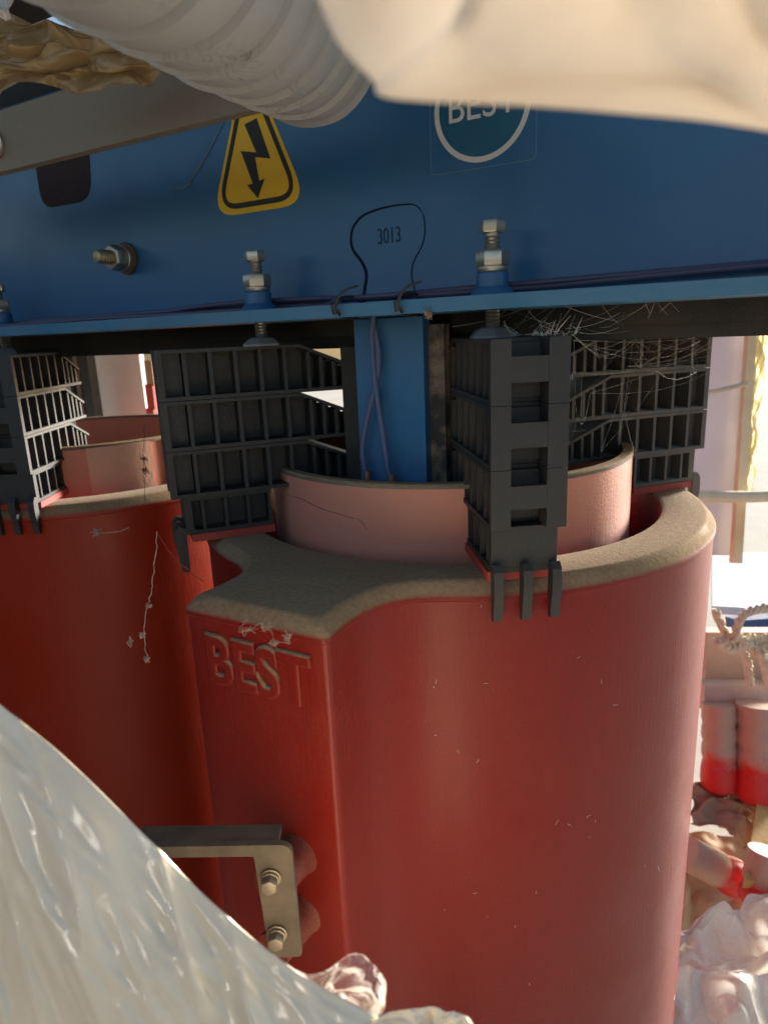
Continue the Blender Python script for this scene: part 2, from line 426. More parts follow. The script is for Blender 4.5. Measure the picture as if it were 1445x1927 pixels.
# ================================================================== BLUE BEAM
beam = thing('clamping_beam', 'blue painted steel clamping beam with a narrow lower flange across the top', 'beam', (-3, 3, 0))
M_YMIN = -.0
bm = bmesh.new(); box(bm, (-6, 0, .095), (3.45, .06, 1.42)); link_bm('web', bm, M_BLUE, beam, .012)
bm = bmesh.new(); box(bm, (-6, -.40, .066), (3.45, .06, .094)); 
link_bm('flange', bm, M_BLUE2, beam, .006)
bm = bmesh.new(); box(bm, (-6, -.415, .064), (3.45, -.4, .118)); link_bm('flange_lip', bm, M_BLUE2, beam, .006, 3)
# cable hole under the busbar: flat plate, the hole's shade painted dark
def plate(name, poly, y0, t, mat, parent, bev=0, ox=3):
    bm = bmesh.new(); prism(bm, poly, lambda u, v, w: Vector((u+ox, w, v)), y0, y0-t)
    return link_bm(name, bm, mat, parent, bev)
def rpoly(pts, r, n=6):
    """round the corners of a polygon"""
    out = []; m = len(pts)
    for i in range(m):
        p = Vector(pts[i]); a = Vector(pts[i-1])-p; b = Vector(pts[(i+1) % m])-p
        ri = r[i] if isinstance(r, (list, tuple)) else r
        d = min(ri, a.length*.48, b.length*.48); A = p+a.normalized()*d; B = p+b.normalized()*d
        for k in range(n+1):
            t = k/n; out.append(A*(1-t)**2+p*2*t*(1-t)+B*t*t)
    return out
def outline_ring(name, poly, wid, y, t, mat, parent, ox=3):
    """closed band of width wid centred on a polygon, on plane Y=y"""
    n = len(poly); bm = bmesh.new(); L = []
    for s in (-1, 1):
        for yy in (y, y-t):
            row = []
            for i in range(n):
                tt = (Vector(poly[(i+1) % n])-Vector(poly[i-1])).normalized(); nn = Vector((tt.y, -tt.x)); p = Vector(poly[i])+nn*wid/2*s
                row.append(bm.verts.new((p.x+ox, yy, p.y)))
            L.append(row)
    for a, b in ((0, 1), (1, 3), (3, 2), (2, 0)):
        for i in range(n): bm.faces.new([L[a][i], L[a][(i+1) % n], L[b][(i+1) % n], L[b][i]])
    return link_bm(name, bm, mat, parent)
plate('cable_hole_shade', rpoly([(-4.08, .815), (-3.62, .815), (-3.58, 1.10), (-4.08, 1.10)], [.12, .12, .05, .05]), -.0005, .0015, plain('hole_shadow_brown', (.03, .012, .012), .8), beam)

# tie plate with tongue
tp = thing('tie_plate', 'blue vertical tie plate whose rounded tongue stamped 3013 shows in the beam', 'tie plate', (-1.64, 3, 0))
bm = bmesh.new(); box(bm, (-.185, -.055, -5.2), (.185, .02, .058)); link_bm('plate', bm, M_BLUE, tp, .006)
tg = [(-1.80, .125), (-1.785, .20), (-1.765, .27), (-1.80, .335), (-1.848, .385), (-1.846, .47), (-1.79, .525), (-1.70, .545), (-1.60, .552), (-1.50, .545), (-1.462, .50), (-1.455, .42), (-1.475, .36), (-1.525, .30), (-1.535, .23), (-1.51, .16), (-1.50, .125)]
tg = rpoly(tg, .05, 4)
bm = bmesh.new(); prism(bm, tg, lambda u, v, w: Vector((u+1.64, w, v)), -.0004, -.0042); link_bm('tongue', bm, M_BLUE, tp, .0015)
def strip_path(name, pts, wid, y, t, mat, parent, ox):
    bm = bmesh.new(); L = [[], [], [], []]; n = len(pts)
    for i in range(n):
        tt = (Vector(pts[min(i+1, n-1)])-Vector(pts[max(i-1, 0)])).normalized(); nn = Vector((tt.y, -tt.x))
        wd = wid(i/(n-1)) if callable(wid) else wid
        for k, (s, yy) in enumerate(((-1, y), (-1, y-t), (1, y-t), (1, y))):
            p = Vector(pts[i])+nn*wd/2*s; L[k].append(bm.verts.new((p.x+ox, yy, p.y)))
    for k in range(4):
        for i in range(n-1): bm.faces.new([L[k][i], L[k][i+1], L[(k+1) % 4][i+1], L[(k+1) % 4][i]])
    for i in (0, n-1): bm.faces.new([L[k][i] for k in range(4)])
    return link_bm(name, bm, mat, parent)
gp = tg[:len(tg)]
strip_path('slot_gap', gp[2:52], lambda t: .017*(1-t)**.7+.002, -.0043, .0012, M_GROOVE, tp, 1.64)
strip_path('slot_gap', gp[52:-2], .0035, -.0043, .0008, M_GROOVE, tp, 1.64)
tm = text_mesh('3013', .078, .0012)
for v in tm.vertices: x, y, z = v.co; v.co = (x*.82-.0, -.0055-z, y*1.25+.423)
link_me('stamped_number', tm, M_STAMP, tp)

# warning sticker
ws = thing('warning_sticker', 'yellow triangular high voltage sticker with a black lightning arrow', 'sticker', (-2.38, 3, .62))
tri = [(-2.66, .600), (-2.10, .600), (-2.38, 1.20)]
tri = [(-2.70, .615), (-2.085, .615), (-2.39, 1.33)]
def off(p): return [(x, z) for x, z in p]
plate('backing', rpoly(tri, [.16, .16, .09], 10), -.0005, .002, M_YEL, ws, 0, 2.38)
for o in ws.children:
    for v in o.data.vertices: v.co.z -= .62
ctr = Vector((-2.39, .81))
tri2 = [(-2.645, .655), (-2.140, .655), (-2.39, 1.26)]
o = outline_ring('border', rpoly(tri2, [.13, .13, .07], 10), .026, -.003, .001, M_INK, ws, 2.38)
for v in o.data.vertices: v.co.z -= .62
arrow = [(-2.435, 1.02), (-2.355, 1.035), (-2.290, .845), (-2.385, .865), (-2.370, .755), (-2.335, .76), (-2.388, .675), (-2.450, .745), (-2.413, .747), (-2.472, .905), (-2.375, .885)]
o = plate('lightning_arrow', arrow, -.003, .001, M_INK, ws, 0, 2.38)
for v in o.data.vertices: v.co.z -= .62

# round BEST sticker
bs = thing('brand_sticker', 'round white ringed sticker reading BEST on the blue beam', 'sticker', (-1.185, 3, .885))
rr = .212
o = plate('disc', [(rr*cos(2*pi*k/64), rr*sin(2*pi*k/64)) for k in range(64)], -.0005, .002, M_TEAL, bs, 0, 0)
outline_ring('ring', [(rr*.955*cos(2*pi*k/64), rr*.955*sin(2*pi*k/64)) for k in range(64)], .022, -.003, .001, M_WHITE, bs, 0)
tm = text_mesh('BEST', .165, .001, 0)
for v in tm.vertices: x, y, z = v.co; v.co = (x*.90+.002+y*.0, -.0045-z, y*1.0+.005)
tx = link_me('lettering', tm, M_WHITE, bs)
for dx, dz in ((.004, 0), (-.004, 0)):       # bolder strokes
    pass
outline_ring('clear_edge', rpoly([(-.235, -.235), (.235, -.235), (.235, .235), (-.235, .235)], .03, 6), .0022, -.0006, .0008, plain('clear_film_edge', (.16, .26, .32), .3), bs, 0)

# ================================================================== BOLTS
def hexpoly(r, rot=0): return [(r*cos(pi/3*k+rot), r*sin(pi/3*k+rot)) for k in range(6)]
def thread_prof(r, z0, z1, pitch):
    pr = []; z = z0
    while z < z1-pitch: pr += [(r*.88, z), (r, z+pitch*.5)]; z += pitch
    pr += [(r*.88, z), (r*.88, z1)]; return pr
def hexnut(bm, r, z0, z1, rot=0):
    """hexagon with chamfered ends"""
    A = []
    for rr_, z, roundness in ((r*.93, z0, 1), (r, z0+(z1-z0)*.14, 0), (r, z1-(z1-z0)*.14, 0), (r*.93, z1, 1)):
        A.append([bm.verts.new((rr_*cos(pi/3*k+rot), rr_*sin(pi/3*k+rot), z)) for k in range(6)])
    for j in range(3):
        for k in range(6): bm.faces.new([A[j][k], A[j][(k+1) % 6], A[j+1][(k+1) % 6], A[j+1][k]])
    bm.faces.new(A[0][::-1]); bm.faces.new(A[3])
BY = 2.78
def jack_bolt(x, label, dz=0, rot=.3):
    t = thing('clamping_bolt', label, 'bolt', (x, BY, .10), 0, 'clamping bolts on the beam flange')
    b = .10
    bm = bmesh.new(); hexnut(bm, .052, .36-b+dz, .405-b+dz, rot); link_bm('bolt_head', bm, M_STEEL, t, .0025)
    V, Fs = lathe(thread_prof(.031, -.045-b, .36-b+dz, .0145), 24); link('threaded_shank', V, Fs, M_THREAD, t, ang=20)
    bm = bmesh.new(); hexnut(bm, .067, .232-b, .290-b, rot+.25); link_bm('lock_nut', bm, M_STEEL, t, .003)
    V, Fs = lathe([(.058, .212-b), (.060, .215-b), (.060, .230-b), (.058, .2315-b)], 32); link('washer', V, Fs, M_STEEL, t)
    V, Fs = lathe([(.105, .096-b), (.098, .115-b), (.075, .148-b), (.066, .155-b), (.064, .205-b), (.058, .211-b)], 40); link('welded_bush', V, Fs, M_BLUE, t)
    V, Fs = lathe([(.10, -.046-b), (.10, -.036-b), (.062, -.008-b), (.045, -.004-b)], 6); link('pressure_cup', V, Fs, M_CUP, t, ang=20)
    return t
M_CUP = dusted('grey_pressure_cup', (.13, .14, .16), .45, .4, .2, top=False).m
jack_bolt(-1.055, 'tall bolt with lit hexagonal lock nut above the nearest black spacer stack', 0, .15)
jack_bolt(-2.262, 'bolt on the flange right below the yellow warning sticker', -.008, .4)
jack_bolt(-4.345, 'bolt on the flange at the far left, partly cut by the picture edge', -.02, .1)
# through bolt in the web
tb = thing('through_bolt', 'dirty bolt with nut and washers sticking out of the blue beam web at left', 'bolt', (-3.385, 3.0, .47))
R90 = Matrix.Rotation(radians(90), 4, 'X')
V, Fs = lathe([(.085, .000), (.088, .004), (.088, .020), (.084, .024)], 40, R90); link('washer', V, Fs, plain('rusty_ring', (.14, .09, .05), .7, (.08, .05, .03), 9), tb)
V, Fs = lathe([(.070, .024), (.074, .027), (.074, .047), (.070, .050)], 40, R90); link('washer', V, Fs, M_STEEL, tb)
bm = bmesh.new(); hexnut(bm, .072, .050, .125, .5); bmesh.ops.transform(bm, matrix=R90, verts=bm.verts); link_bm('nut', bm, M_STEEL, tb, .003)
V, Fs = lathe([(.040, .12)] + [(.040 - .004*(i % 2), .125+.008*i) for i in range(10)] + [(.030, .215), (.012, .222)], 28, R90); link('bolt_end', V, Fs, metal('brassy_bolt_end', (.50, .40, .24), .4, .6), tb)

# ================================================================== BLACK SPACER STACKS
def spacer(label, coilc, ang, rr=1.42, group='black spacer stacks clamping the coils', rot_extra=0):
    a = radians(ang)
    t = thing('spacer_stack', label, 'spacer', (coilc[0]+rr*cos(a), coilc[1]+rr*sin(a), -1.0), a+rot_extra, group)
    zs = [-.768, -.531, -.287, -.044]          # boundaries of the three long modules
    for k in range(3):
        z0, z1 = zs[k]+1.0, zs[k+1]+1.0
        if PROTO.get(k):
            c = PROTO[k].copy(); COL.objects.link(c); c.parent = t; continue
        hh = z1-z0; bm = bmesh.new(); X0, X1, XT, W2 = -.90, .10, -.60, .150
        zt = lambda x: z1 if x > XT else z1-(XT-x)/(XT-X0)*hh*.52
        XF = X1-.0325
        top = [(X1-.121, z1-.0015), (XT, z1-.0015), (X0, zt(X0)), (X0, zt(X0)-.016), (XT, z1-.018), (X1-.121, z1-.018)]
        xz = lambda u, v, ww: Vector((u, ww, v))
        prism(bm, top, xz, -W2, W2)
        box(bm, (X0, -W2, z0+.0015), (X1-.121, W2, z0+.020))
        for a_, b_ in ((-W2, -.072), (.070, W2)):
            box(bm, (X1-.1205, a_, z0+.0015), (XF, b_, z0+.020)); box(bm, (X1-.1205, a_, z1-.018), (XF, b_, z1-.0015))
        core_poly = [(X1-.12, z0+.0205), (X1-.12, z1-.019), (XT, z1-.019), (X0+.02, zt(X0)-.017), (X0+.02, z0+.0205)]
        prism(bm, core_poly, xz, -.03, .03)
        x = X1-.125; i = 0
        while x > X0+.04:
            zz = min(zt(x), zt(x-.016))-.0185
            for s in (-1, 1):
                y0_, y1_ = sorted((s*.0305, s*(W2-.006)))
                box(bm, (x-.018, y0_, z0+.0205), (x, y1_, zz))
            x -= .122 if x > XT else .066
        # outer face: two posts and a cross bar, windows open above and below it
        e = .002
        box(bm, (X1-.032, -W2, z0+.0012), (X1, -.072, z1-.0012)); box(bm, (X1-.032, .070, z0+.0012), (X1, W2, z1-.0012)); box(bm, (X1-.1195, -.0715, z0+.0205), (X1-.1, .0695, z1-.019))
        for a_, b_ in ((-.085, -.0725), (.0705, .083)): box(bm, (X1-.1195, a_, z0+.0205), (X1-.0325, b_, z1-.019))
        box(bm, (X1-.030, -.0715, z0+hh*.34), (X1-.001, .0695, z0+hh*.73))
        link_bm('spacer_module', bm, M_BLACK, t, .0025, 1)
        # clear the shelves in front of the windows
        PROTO[k] = t.children[-1]
    if 'foot' in PROTO:
        for q in PROTO['foot']:
            c = q.copy(); COL.objects.link(c); c.parent = t
    else:
        L = []; bm = bmesh.new(); z0, z1 = .040, .231; X0, X1, W2 = -.40, .045, .135
        box(bm, (X0, -W2, z1-.018), (X1, W2, z1-.001)); box(bm, (X0, -W2, z0), (X1, W2, z0+.020))
        box(bm, (X0+.02, -.05, z0+.0205), (X1-.05, .05, z1-.0185))
        box(bm, (X1-.040, -W2+.0005, z0+.0205), (X1-.0005, W2-.0005, z1-.0185))
        for x in (X0+.02, X0+.13, X0+.245, X0+.36):
            for s in (-1, 1):
                y0_, y1_ = sorted((s*.0505, s*(W2-.005))); box(bm, (x-.016, y0_, z0+.0205), (x, y1_, z1-.0185))
        L.append(link_bm('foot_block', bm, M_BLACK, t, .0025, 1))
        for yc in (-.118, .0, .118):
            bm = bmesh.new()
            poly = [(.0455, .075), (.075, .085), (.098, .06), (.104, .0), (.100, -.05), (.092, -.075), (.086, -.150), (.062, -.158), (.048, -.150), (.046, -.03), (.0455, .0)]
            prism(bm, poly, xz, yc-.019, yc+.019); L.append(link_bm('finger', bm, M_BLACK, t, .004, 2))
        bm = bmesh.new(); box(bm, (-.405, -.145, .0015), (.020, .145, .0395)); L.append(link_bm('rubber_pad', bm, M_RUBBER, t, .004))
        PROTO['foot'] = L
    return t
PROTO = {}
c0 = (CX, CY); c1 = (CX-DX, CY)
spacer('black plastic spacer stack standing nearest, with square windows, in front of the pink coil', c0, -54.5)
spacer('black ribbed spacer stack seen flat on, left of the pink inner coil', c0, 232, 1.53, rot_extra=radians(-2))
spacer('grey lit ribbed spacer stack behind the cobwebs at right', c0, 36, 1.40, rot_extra=radians(14))
spacer('black spacer stack at the left edge with brightly lit white ribs', c1, -56, rot_extra=radians(-2.5))
spacer('black spacer stack deep behind the blue tie plate, mostly hidden', c0, 120)

M_NYL2 = dusted('glare_greyed_nylon', (.055, .053, .056), .6, .5, .35, top=False, sheen=.3).m  # black nylon lightened to grey, painting veiling glare over the right rear stack
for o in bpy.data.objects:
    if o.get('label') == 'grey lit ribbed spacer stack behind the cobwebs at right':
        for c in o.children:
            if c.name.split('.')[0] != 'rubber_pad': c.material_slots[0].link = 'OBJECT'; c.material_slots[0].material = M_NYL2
def on_cyl(x, y, cx, cy, R_):
    r = ray(x, y); a = r.x**2+r.y**2; b = -2*(r.x*cx+r.y*cy); c = cx*cx+cy*cy-R_*R_
    return r*((-b-math.sqrt(max(0, b*b-4*a*c)))/(2*a))
lvs = [o for o in bpy.data.objects if o.get('category') == 'inner coil' and 'nearest' in o['label']][0]
M_CRACK = plain('crack_brown', (.16, .05, .03), .8)
for pp in ([(540, 932), (565, 938), (600, 955), (640, 968), (668, 976)], [(672, 975), (683, 985), (690, 998)]):
    pts = [on_cyl(x, y, CX-.02, CY, 1.0455)-Vector((CX-.02, CY, 0)) for x, y in pp]
    tube('hairline_crack', pts, .0016, M_CRACK, lvs, 5, 5)
random.seed(31)
Vs, Fs_ = [], []
for k in range(34):          # lint and dust fibres stuck to the face of the front coil
    x = random.uniform(700, 1290); y = random.uniform(1130, 1900)
    a_ = on_cyl(x, y, CX, CY, 1.4515)-Vector((CX, CY, 0)); l_ = random.uniform(2, 10); an_ = random.uniform(0, 6.28)
    b_ = on_cyl(x+l_*cos(an_), y+l_*sin(an_), CX, CY, 1.4515)-Vector((CX, CY, 0))
    tube_geo([a_, a_.lerp(b_, .5)+Vector((0, 0, random.gauss(0, .002))), b_], .0007, 4, Vs, Fs_)
lint = link('lint', Vs, Fs_, M_WEB, hv, False); lint['kind'] = 'stuff'

# ================================================================== BUSBARS AND BRACKETS
bb = thing('busbar', 'dull grey flat metal bar crossing in front of the beam at upper left', 'busbar', (-2.5, 2.2, .79))
bm = bmesh.new(); box(bm, (-2.6, 0, 0), (1.0, .05, .245)); link_bm('flat_bar', bm, M_ALU, bb, .008)
V, Fs = lathe([(.058, 0), (.060, .004), (.060, .016), (.056, .018)], 32, Matrix.Translation((-.745, 0, .115)) @ R90); link('washer', V, Fs, M_STEEL, bb)
bm = bmesh.new(); hexnut(bm, .046, .018, .06, .2); bmesh.ops.transform(bm, matrix=Matrix.Translation((-.745, 0, .115)) @ R90, verts=bm.verts); link_bm('bolt_head', bm, M_STEEL, bb, .002)

YB = 1.62
bp0 = PY(545, 1590, YB); bn = Vector((.5, -.866, 0)); bu = Vector((.866, .5, 0))
def PB(x, y): r = ray(x, y); q = r*(bp0.dot(bn)/r.dot(bn))-bp0; return q.dot(bu), q.z
br = thing('terminal_bracket', 'grey angled metal bracket bolted to the red terminal bosses at the bottom', 'bracket', bp0, math.atan2(.5, .866))
tl = PB(478, 1612); tr_ = PB(548, 1590); brr = PB(562, 1800); far = PB(250, 1595)
poly = rpoly([(far[0], far[1]-.0), (tr_[0], tr_[1]), (tr_[0]+.005, brr[1]), (tl[0]+.02, brr[1]), (tl[0], tl[1]), (far[0], far[1]-.045)], [.005, .045, .02, .02, .012, .005], 6)
bm = bmesh.new(); prism(bm, poly, lambda u, v, ww: Vector((u, ww, v)), 0, .026); link_bm('bent_plate', bm, M_BRK, br, .004)
bm = bmesh.new(); prism(bm, [(far[0], far[1]-.03), (far[0], far[1]-.004), (-.045, -.004), (-.045, -.03)], lambda u, v, ww: Vector((u, ww, v)), .0265, .115); link_bm('top_leg', bm, M_BRK, br, .005)
for (x, y) in ((510, 1650), (522, 1755)):
    q = PB(x, y); T = Matrix.Translation((q[0], 0, q[1])) @ R90
    V, Fs = lathe([(.036, 0), (.038, .003), (.038, .010), (.035, .012)], 32, T); link('washer', V, Fs, M_STEELD, br)
    V, Fs = lathe([(.031, .012), (.033, .014), (.033, .022), (.030, .024)], 32, T); link('washer', V, Fs, M_STEELD, br)
    bm = bmesh.new(); hexnut(bm, .032, .024, .058, .4); bmesh.ops.transform(bm, matrix=T, verts=bm.verts); link_bm('bolt_head', bm, M_STEELD, br, .002)

# light aluminium plate and dark bars seen between the coils
ap = thing('aluminium_plate', 'light brushed aluminium plate seen in the gap between the two coils', 'metal plate', (-6.2, 5.35, 0))
bm = bmesh.new(); box(bm, (-.62, 0, -5.5), (.15, .06, .2)); link_bm('plate_body', bm, M_ALU2, ap, .01)
for i, (x0, x1) in enumerate(((120, 135), (140, 148), (152, 168))):
    p = PY(x0, 700, 4.9); q = PY(x1, 700, 4.9)
    bm = bmesh.new(); box(bm, (p.x, 4.9, -5.5), (q.x, 5.0, .1)); o = link_bm('insulated_bar', bm, [M_GREYRES, M_LVRIM, M_CORE][i], None, .01)
    tag(o, ['leftmost of three thin dark bars between the coils', 'middle of three thin dark bars between the coils', 'rightmost of three thin dark bars beside the aluminium plate'][i], 'bar', 'thin dark bars between the coils')
for i, yy in enumerate((700, 745, 790)):
    p = PY(281+i*2, yy, 5.2)
    bm = bmesh.new(); box(bm, (p.x-.06, 5.2, p.z-.14), (p.x+.05, 5.25, p.z+.12)); o = link_bm('red_insulator', bm, M_RUBBER if i else M_CARD, None, .02)
    tag(o, ['small brown block', 'upper small red block', 'lower small red block'][i]+' stacked beside the aluminium plate', 'block', 'small blocks beside the aluminium plate')

# ================================================================== CABLES
for i, (pts, r, mt, lab) in enumerate([
    ([(-6, 2.72, .118), (-4.2, 2.70, .125), (-3.4, 2.74, .135), (-2.8, 2.84, .132), (-2.2, 2.90, .137), (-1.9, 2.80, .125), (-1.72, 2.66, .14)], .013, M_CABLE, 'purple cable lying along the flange at left, nearest the edge'),
    ([(-6, 2.80, .12), (-4.0, 2.84, .15), (-3.0, 2.88, .155), (-2.3, 2.93, .16), (-1.8, 2.84, .15), (-1.4, 2.74, .14), (-.9, 2.9, .15), (0.1, 2.9, .17), (.44, 2.9, .15)], .013, M_CABLE, 'purple cable running the whole length of the flange'),
    ([(-6, 2.92, .13), (-3.6, 2.92, .14), (-2.6, 2.86, .17), (-2.0, 2.86, .165), (-1.72, 2.72, .148), (-1.45, 2.68, .145), (-1.2, 2.85, .16), (0., 2.95, .18), (.44, 2.95, .18)], .012, M_CABLE, 'purple cable arching behind the bolt below the sticker')]):
    o = tube('cable', pts, r, mt, None, 10, 10); tag(o, lab, 'cable', 'purple cables on the flange')
cpts = [[(698, 592), (712, 660), (708, 720), (690, 790), (682, 850), (692, 905)], [(703, 592), (700, 640), (706, 720), (718, 800), (730, 880), (738, 912)]]
for i, ps in enumerate(cpts):
    t = thing('sensor_cable', ['blue grey cable curving left down the tie plate', 'blue grey cable curving right down the tie plate'][i], 'cable', (-1.7, 2.9, -.6), 0, 'cables hanging down the tie plate')
    t.location = (0, 0, 0)
    pts = [PY(x, y, 2.905-.012*i) for x, y in ps]
    tube('sheath', pts, .014, M_CABLEB, t, 10, 10)
    e0 = pts[-1]; tube('copper_sleeve', [e0+Vector((0, 0, .05)), e0+Vector((0, 0, .0)), e0+Vector((0, 0, -.1))], .017, M_COPPER, t, 10, 3)
for i, x in enumerate((635, 752)):
    p = PY(x, 572 if i else 578, 2.575)
    V, Fs = [], []
    loop = [p+Vector((.01*sin(k*2.1), 0, 0))+Vector((0, .10-.125*cos(2*pi*k/14), .045*sin(2*pi*k/14)-.0)) for k in range(15)]
    tube_geo(loop, .007, 6, V, Fs); tube_geo([p+Vector((0, -.022, -.03)), p+Vector((-.004, -.026, .012))], .011, 6, V, Fs)
    tube_geo(catmull([p+Vector((0, -.02, .01)), p+Vector((.03, .0, .06)), p+Vector((.07, .06, .085))], 5), .005, 6, V, Fs)
    o = link('cable_tie', V, Fs, M_TIE); tag(o, ['black cable tie looped round the flange left of the tie plate', 'black cable tie looped round the flange at the 3013 tongue'][i], 'cable tie', 'cable ties')

# ================================================================== CORRUGATED DUCT
def build_duct():
    A = P(150, -300, 1.25); B = P(548, 62, 2.45); ax = (B-A); L = ax.length; ax.normalize()
    u = ax.orthogonal().normalized(); v = ax.cross(u)
    V, Fs = [], []; n = 96; rows = []; R = .262
    pitch = .20; cyc = int(L/pitch)
    z = -.5
    prof = []
    k = 0
    while z < L:
        # rounded bellows segment with a thin raised seam
        for f, dr in ((0, .002), (.06, .002), (.2, .006), (.5, .009), (.8, .006), (.93, -.003), (.94, .019), (.975, .019)):
            prof.append((z+f*pitch, R+dr))
        z += pitch
    prof += [(L+.01, R-.02), (L+.035, R-.05), (L+.04, R-.07), (L-.1, R-.08), (L-.6, R-.08)]
    for zz, r in prof:
        for j in range(n):
            a = 2*pi*j/n
            p = A+ax*zz+(u*cos(a)+v*sin(a))*r
            d = noise.noise(p*2.2)*.014+noise.noise(p*6)*.004
            rows.append(p+(u*cos(a)+v*sin(a))*d)
    for i in range(len(prof)-1):
        for j in range(n):
            j2 = (j+1) % n; Fs.append((i*n+j, i*n+j2, (i+1)*n+j2, (i+1)*n+j))
    return link('corrugated_duct', rows, Fs, M_DUCT, None, True, 60)
tag(build_duct(), 'large grey corrugated plastic duct hanging at the upper left with scuff marks', 'duct')

# ================================================================== SHEETS AND FILMS
def grid_sheet(name, fn, nu, nv, mat, parent=None, thick=0.0):
    V = [fn(i/(nu-1), j/(nv-1)) for j in range(nv) for i in range(nu)]
    Fs = [(j*nu+i, j*nu+i+1, (j+1)*nu+i+1, (j+1)*nu+i) for j in range(nv-1) for i in range(nu-1)]
    o = link(name, V, Fs, mat, parent, True, 180)
    if thick:
        md = o.modifiers.new('s', 'SOLIDIFY'); md.thickness = thick*K
    return o
def interp(tab, t):
    x = t*(len(tab)-1); i = min(int(x), len(tab)-2); f = x-i
    return tuple(a+(b-a)*f for a, b in zip(tab[i], tab[i+1]))
def ridged(p): return 1-abs(noise.noise(p))*2
# lower-left wrapping film: ridge line in the picture, then down towards the camera
ridge = [(-260, 1090), (-120, 1215), (0, 1318), (100, 1398), (200, 1492), (300, 1592), (400, 1692), (500, 1778), (575, 1832), (660, 1880), (740, 1925), (860, 1990), (1000, 2060)]
rid3 = catmull([P(x, y, 1.42-.0*i) for i, (x, y) in enumerate(ridge)], 8)
def film_fn(u, v):
    x = u*(len(rid3)-1); i = min(int(x), len(rid3)-2); p = rid3[i].lerp(rid3[i+1], x-i)
    back = Vector((-.1, .35, -1.6)); front = Vector((-.50, -.62, -.62))
    if v < .18:
        s = (.18-v)/.18; q = p+back*s*1.0+Vector((0, .0, -.02))*s
    else:
        s = (v-.18)/.82; q = p+front*s*1.25+Vector((0, 0, .10*math.sin(s*2.2)))
    al = (rid3[-1]-rid3[0]).normalized()
    # folds: long wrinkles running roughly down the slope, tighter near the ridge
    sf = s if v >= .18 else -s
    c = Vector((sf*3.6-u*2.2, u*.5+sf*.5, 3.1)); d = ridged(c)*.5*.13*min(1, abs(sf)*3+.08)
    c2 = Vector((sf*12-u*8, u*1.6+sf*1.2, 9.)); d += ridged(c2)*.024*min(1, abs(sf)*6+.3)
    c3 = Vector((sf*40-u*22, u*5+sf*4, 5.)); d += noise.noise(c3)*.006*min(1, abs(sf)*9+.3)
    d += ridged(Vector((sf*30-u*4, u*7+sf*2, 2.)))*.007*max(0, 1-abs(sf)/.45)*min(1, abs(sf)*12+.2)
    if v < .18: d *= .4
    nrm = Vector((.45, -.35, .8)).normalized()
    return q+nrm*(d-.03)
tag(grid_sheet('wrapping_film', film_fn, 520, 300, M_FILM), 'shiny wrinkled cream plastic film covering the lower left foreground', 'plastic film')
def ruffle(name, pts, depth, hh, mat, label, seed, nn=90):
    rl = catmull([P(x, y, depth) for x, y in pts], 10)
    def fn(u, v):
        x = u*(len(rl)-1); i = min(int(x), len(rl)-2); p = rl[i].lerp(rl[i+1], x-i)
        q = p+Vector((-.05, -.10, -hh))*v
        c = Vector((u*4, v*3, seed)); n1 = noise.noise_vector(c)*.06; n2 = Vector((.3, -.8, .5))*(ridged(c*2.1)*.03+ridged(c*5.3)*.010)
        return q+(n1+n2)*(.35+.65*math.sin(pi*min(1, v*1.2)))
    o = grid_sheet(name, fn, nn, nn, mat); tag(o, label, 'plastic film', 'loose folds of clear film'); return o
ruffle('film_fold', [(560, 1815), (600, 1828), (655, 1808), (700, 1812), (722, 1850), (722, 1910)], 1.50, .22, M_FILMT, 'crumpled clear film fold sticking up at the end of the cream film', 4)
ruffle('film_fold', [(690, 1915), (740, 1903), (800, 1893), (840, 1891), (870, 1912), (900, 1945)], 1.44, .2, M_FILM, 'small cream film fold at the bottom edge beside the red coil', 11)

# cream tarp overhead right, close to the lens
edge = [(560, -90), (600, 0), (640, 85), (700, 150), (738, 184), (1000, 199), (1200, 216), (1320, 228), (1445, 246), (1700, 290)]
def tarp():
    ed = catmull([P(x, y, .66+.0*i) for i, (x, y) in enumerate(edge)], 10)
    def fn(u, v):
        x = u*(len(ed)-1); i = min(int(x), len(ed)-2); p = ed[i].lerp(ed[i+1], x-i)
        far = P(1150+u*500, -420, .50)
        q = p.lerp(far, v)
        fold = ridged(Vector((u*3.2+v*1.5, v*2.2, 1.7)))*.019*min(1, v*5+.1)+noise.noise(Vector((u*9, v*7, 4)))*.004*min(1, v*6)
        return q+Vector((.2, -.6, -.75)).normalized()*fold
    return grid_sheet('cream_tarp', fn, 260, 160, M_TARP, None, .012)
tag(tarp(), 'blurred cream tarpaulin hanging across the upper right, close to the lens', 'tarpaulin')
# unseen dark panels added overhead, behind and at left to block sky light
tarp_o = [o for o in bpy.data.objects if o.name == 'cream_tarp'][0]
bm = bmesh.new()
box(bm, (-6.5, 1.3, 1.75), (.9, 2.95, 1.77)); box(bm, (-6.5, -2.22, -5.4), (.9, -2.2, -.1)); box(bm, (-6.52, -2.2, -5.4), (-6.5, 2.6, .8))
link_bm('sky_blocker', bm, film('sky_blocker_sheet', (.10, .085, .075), .1, .8, 1, .2, 1.0, (.06, .05, .04)), tarp_o, 0)
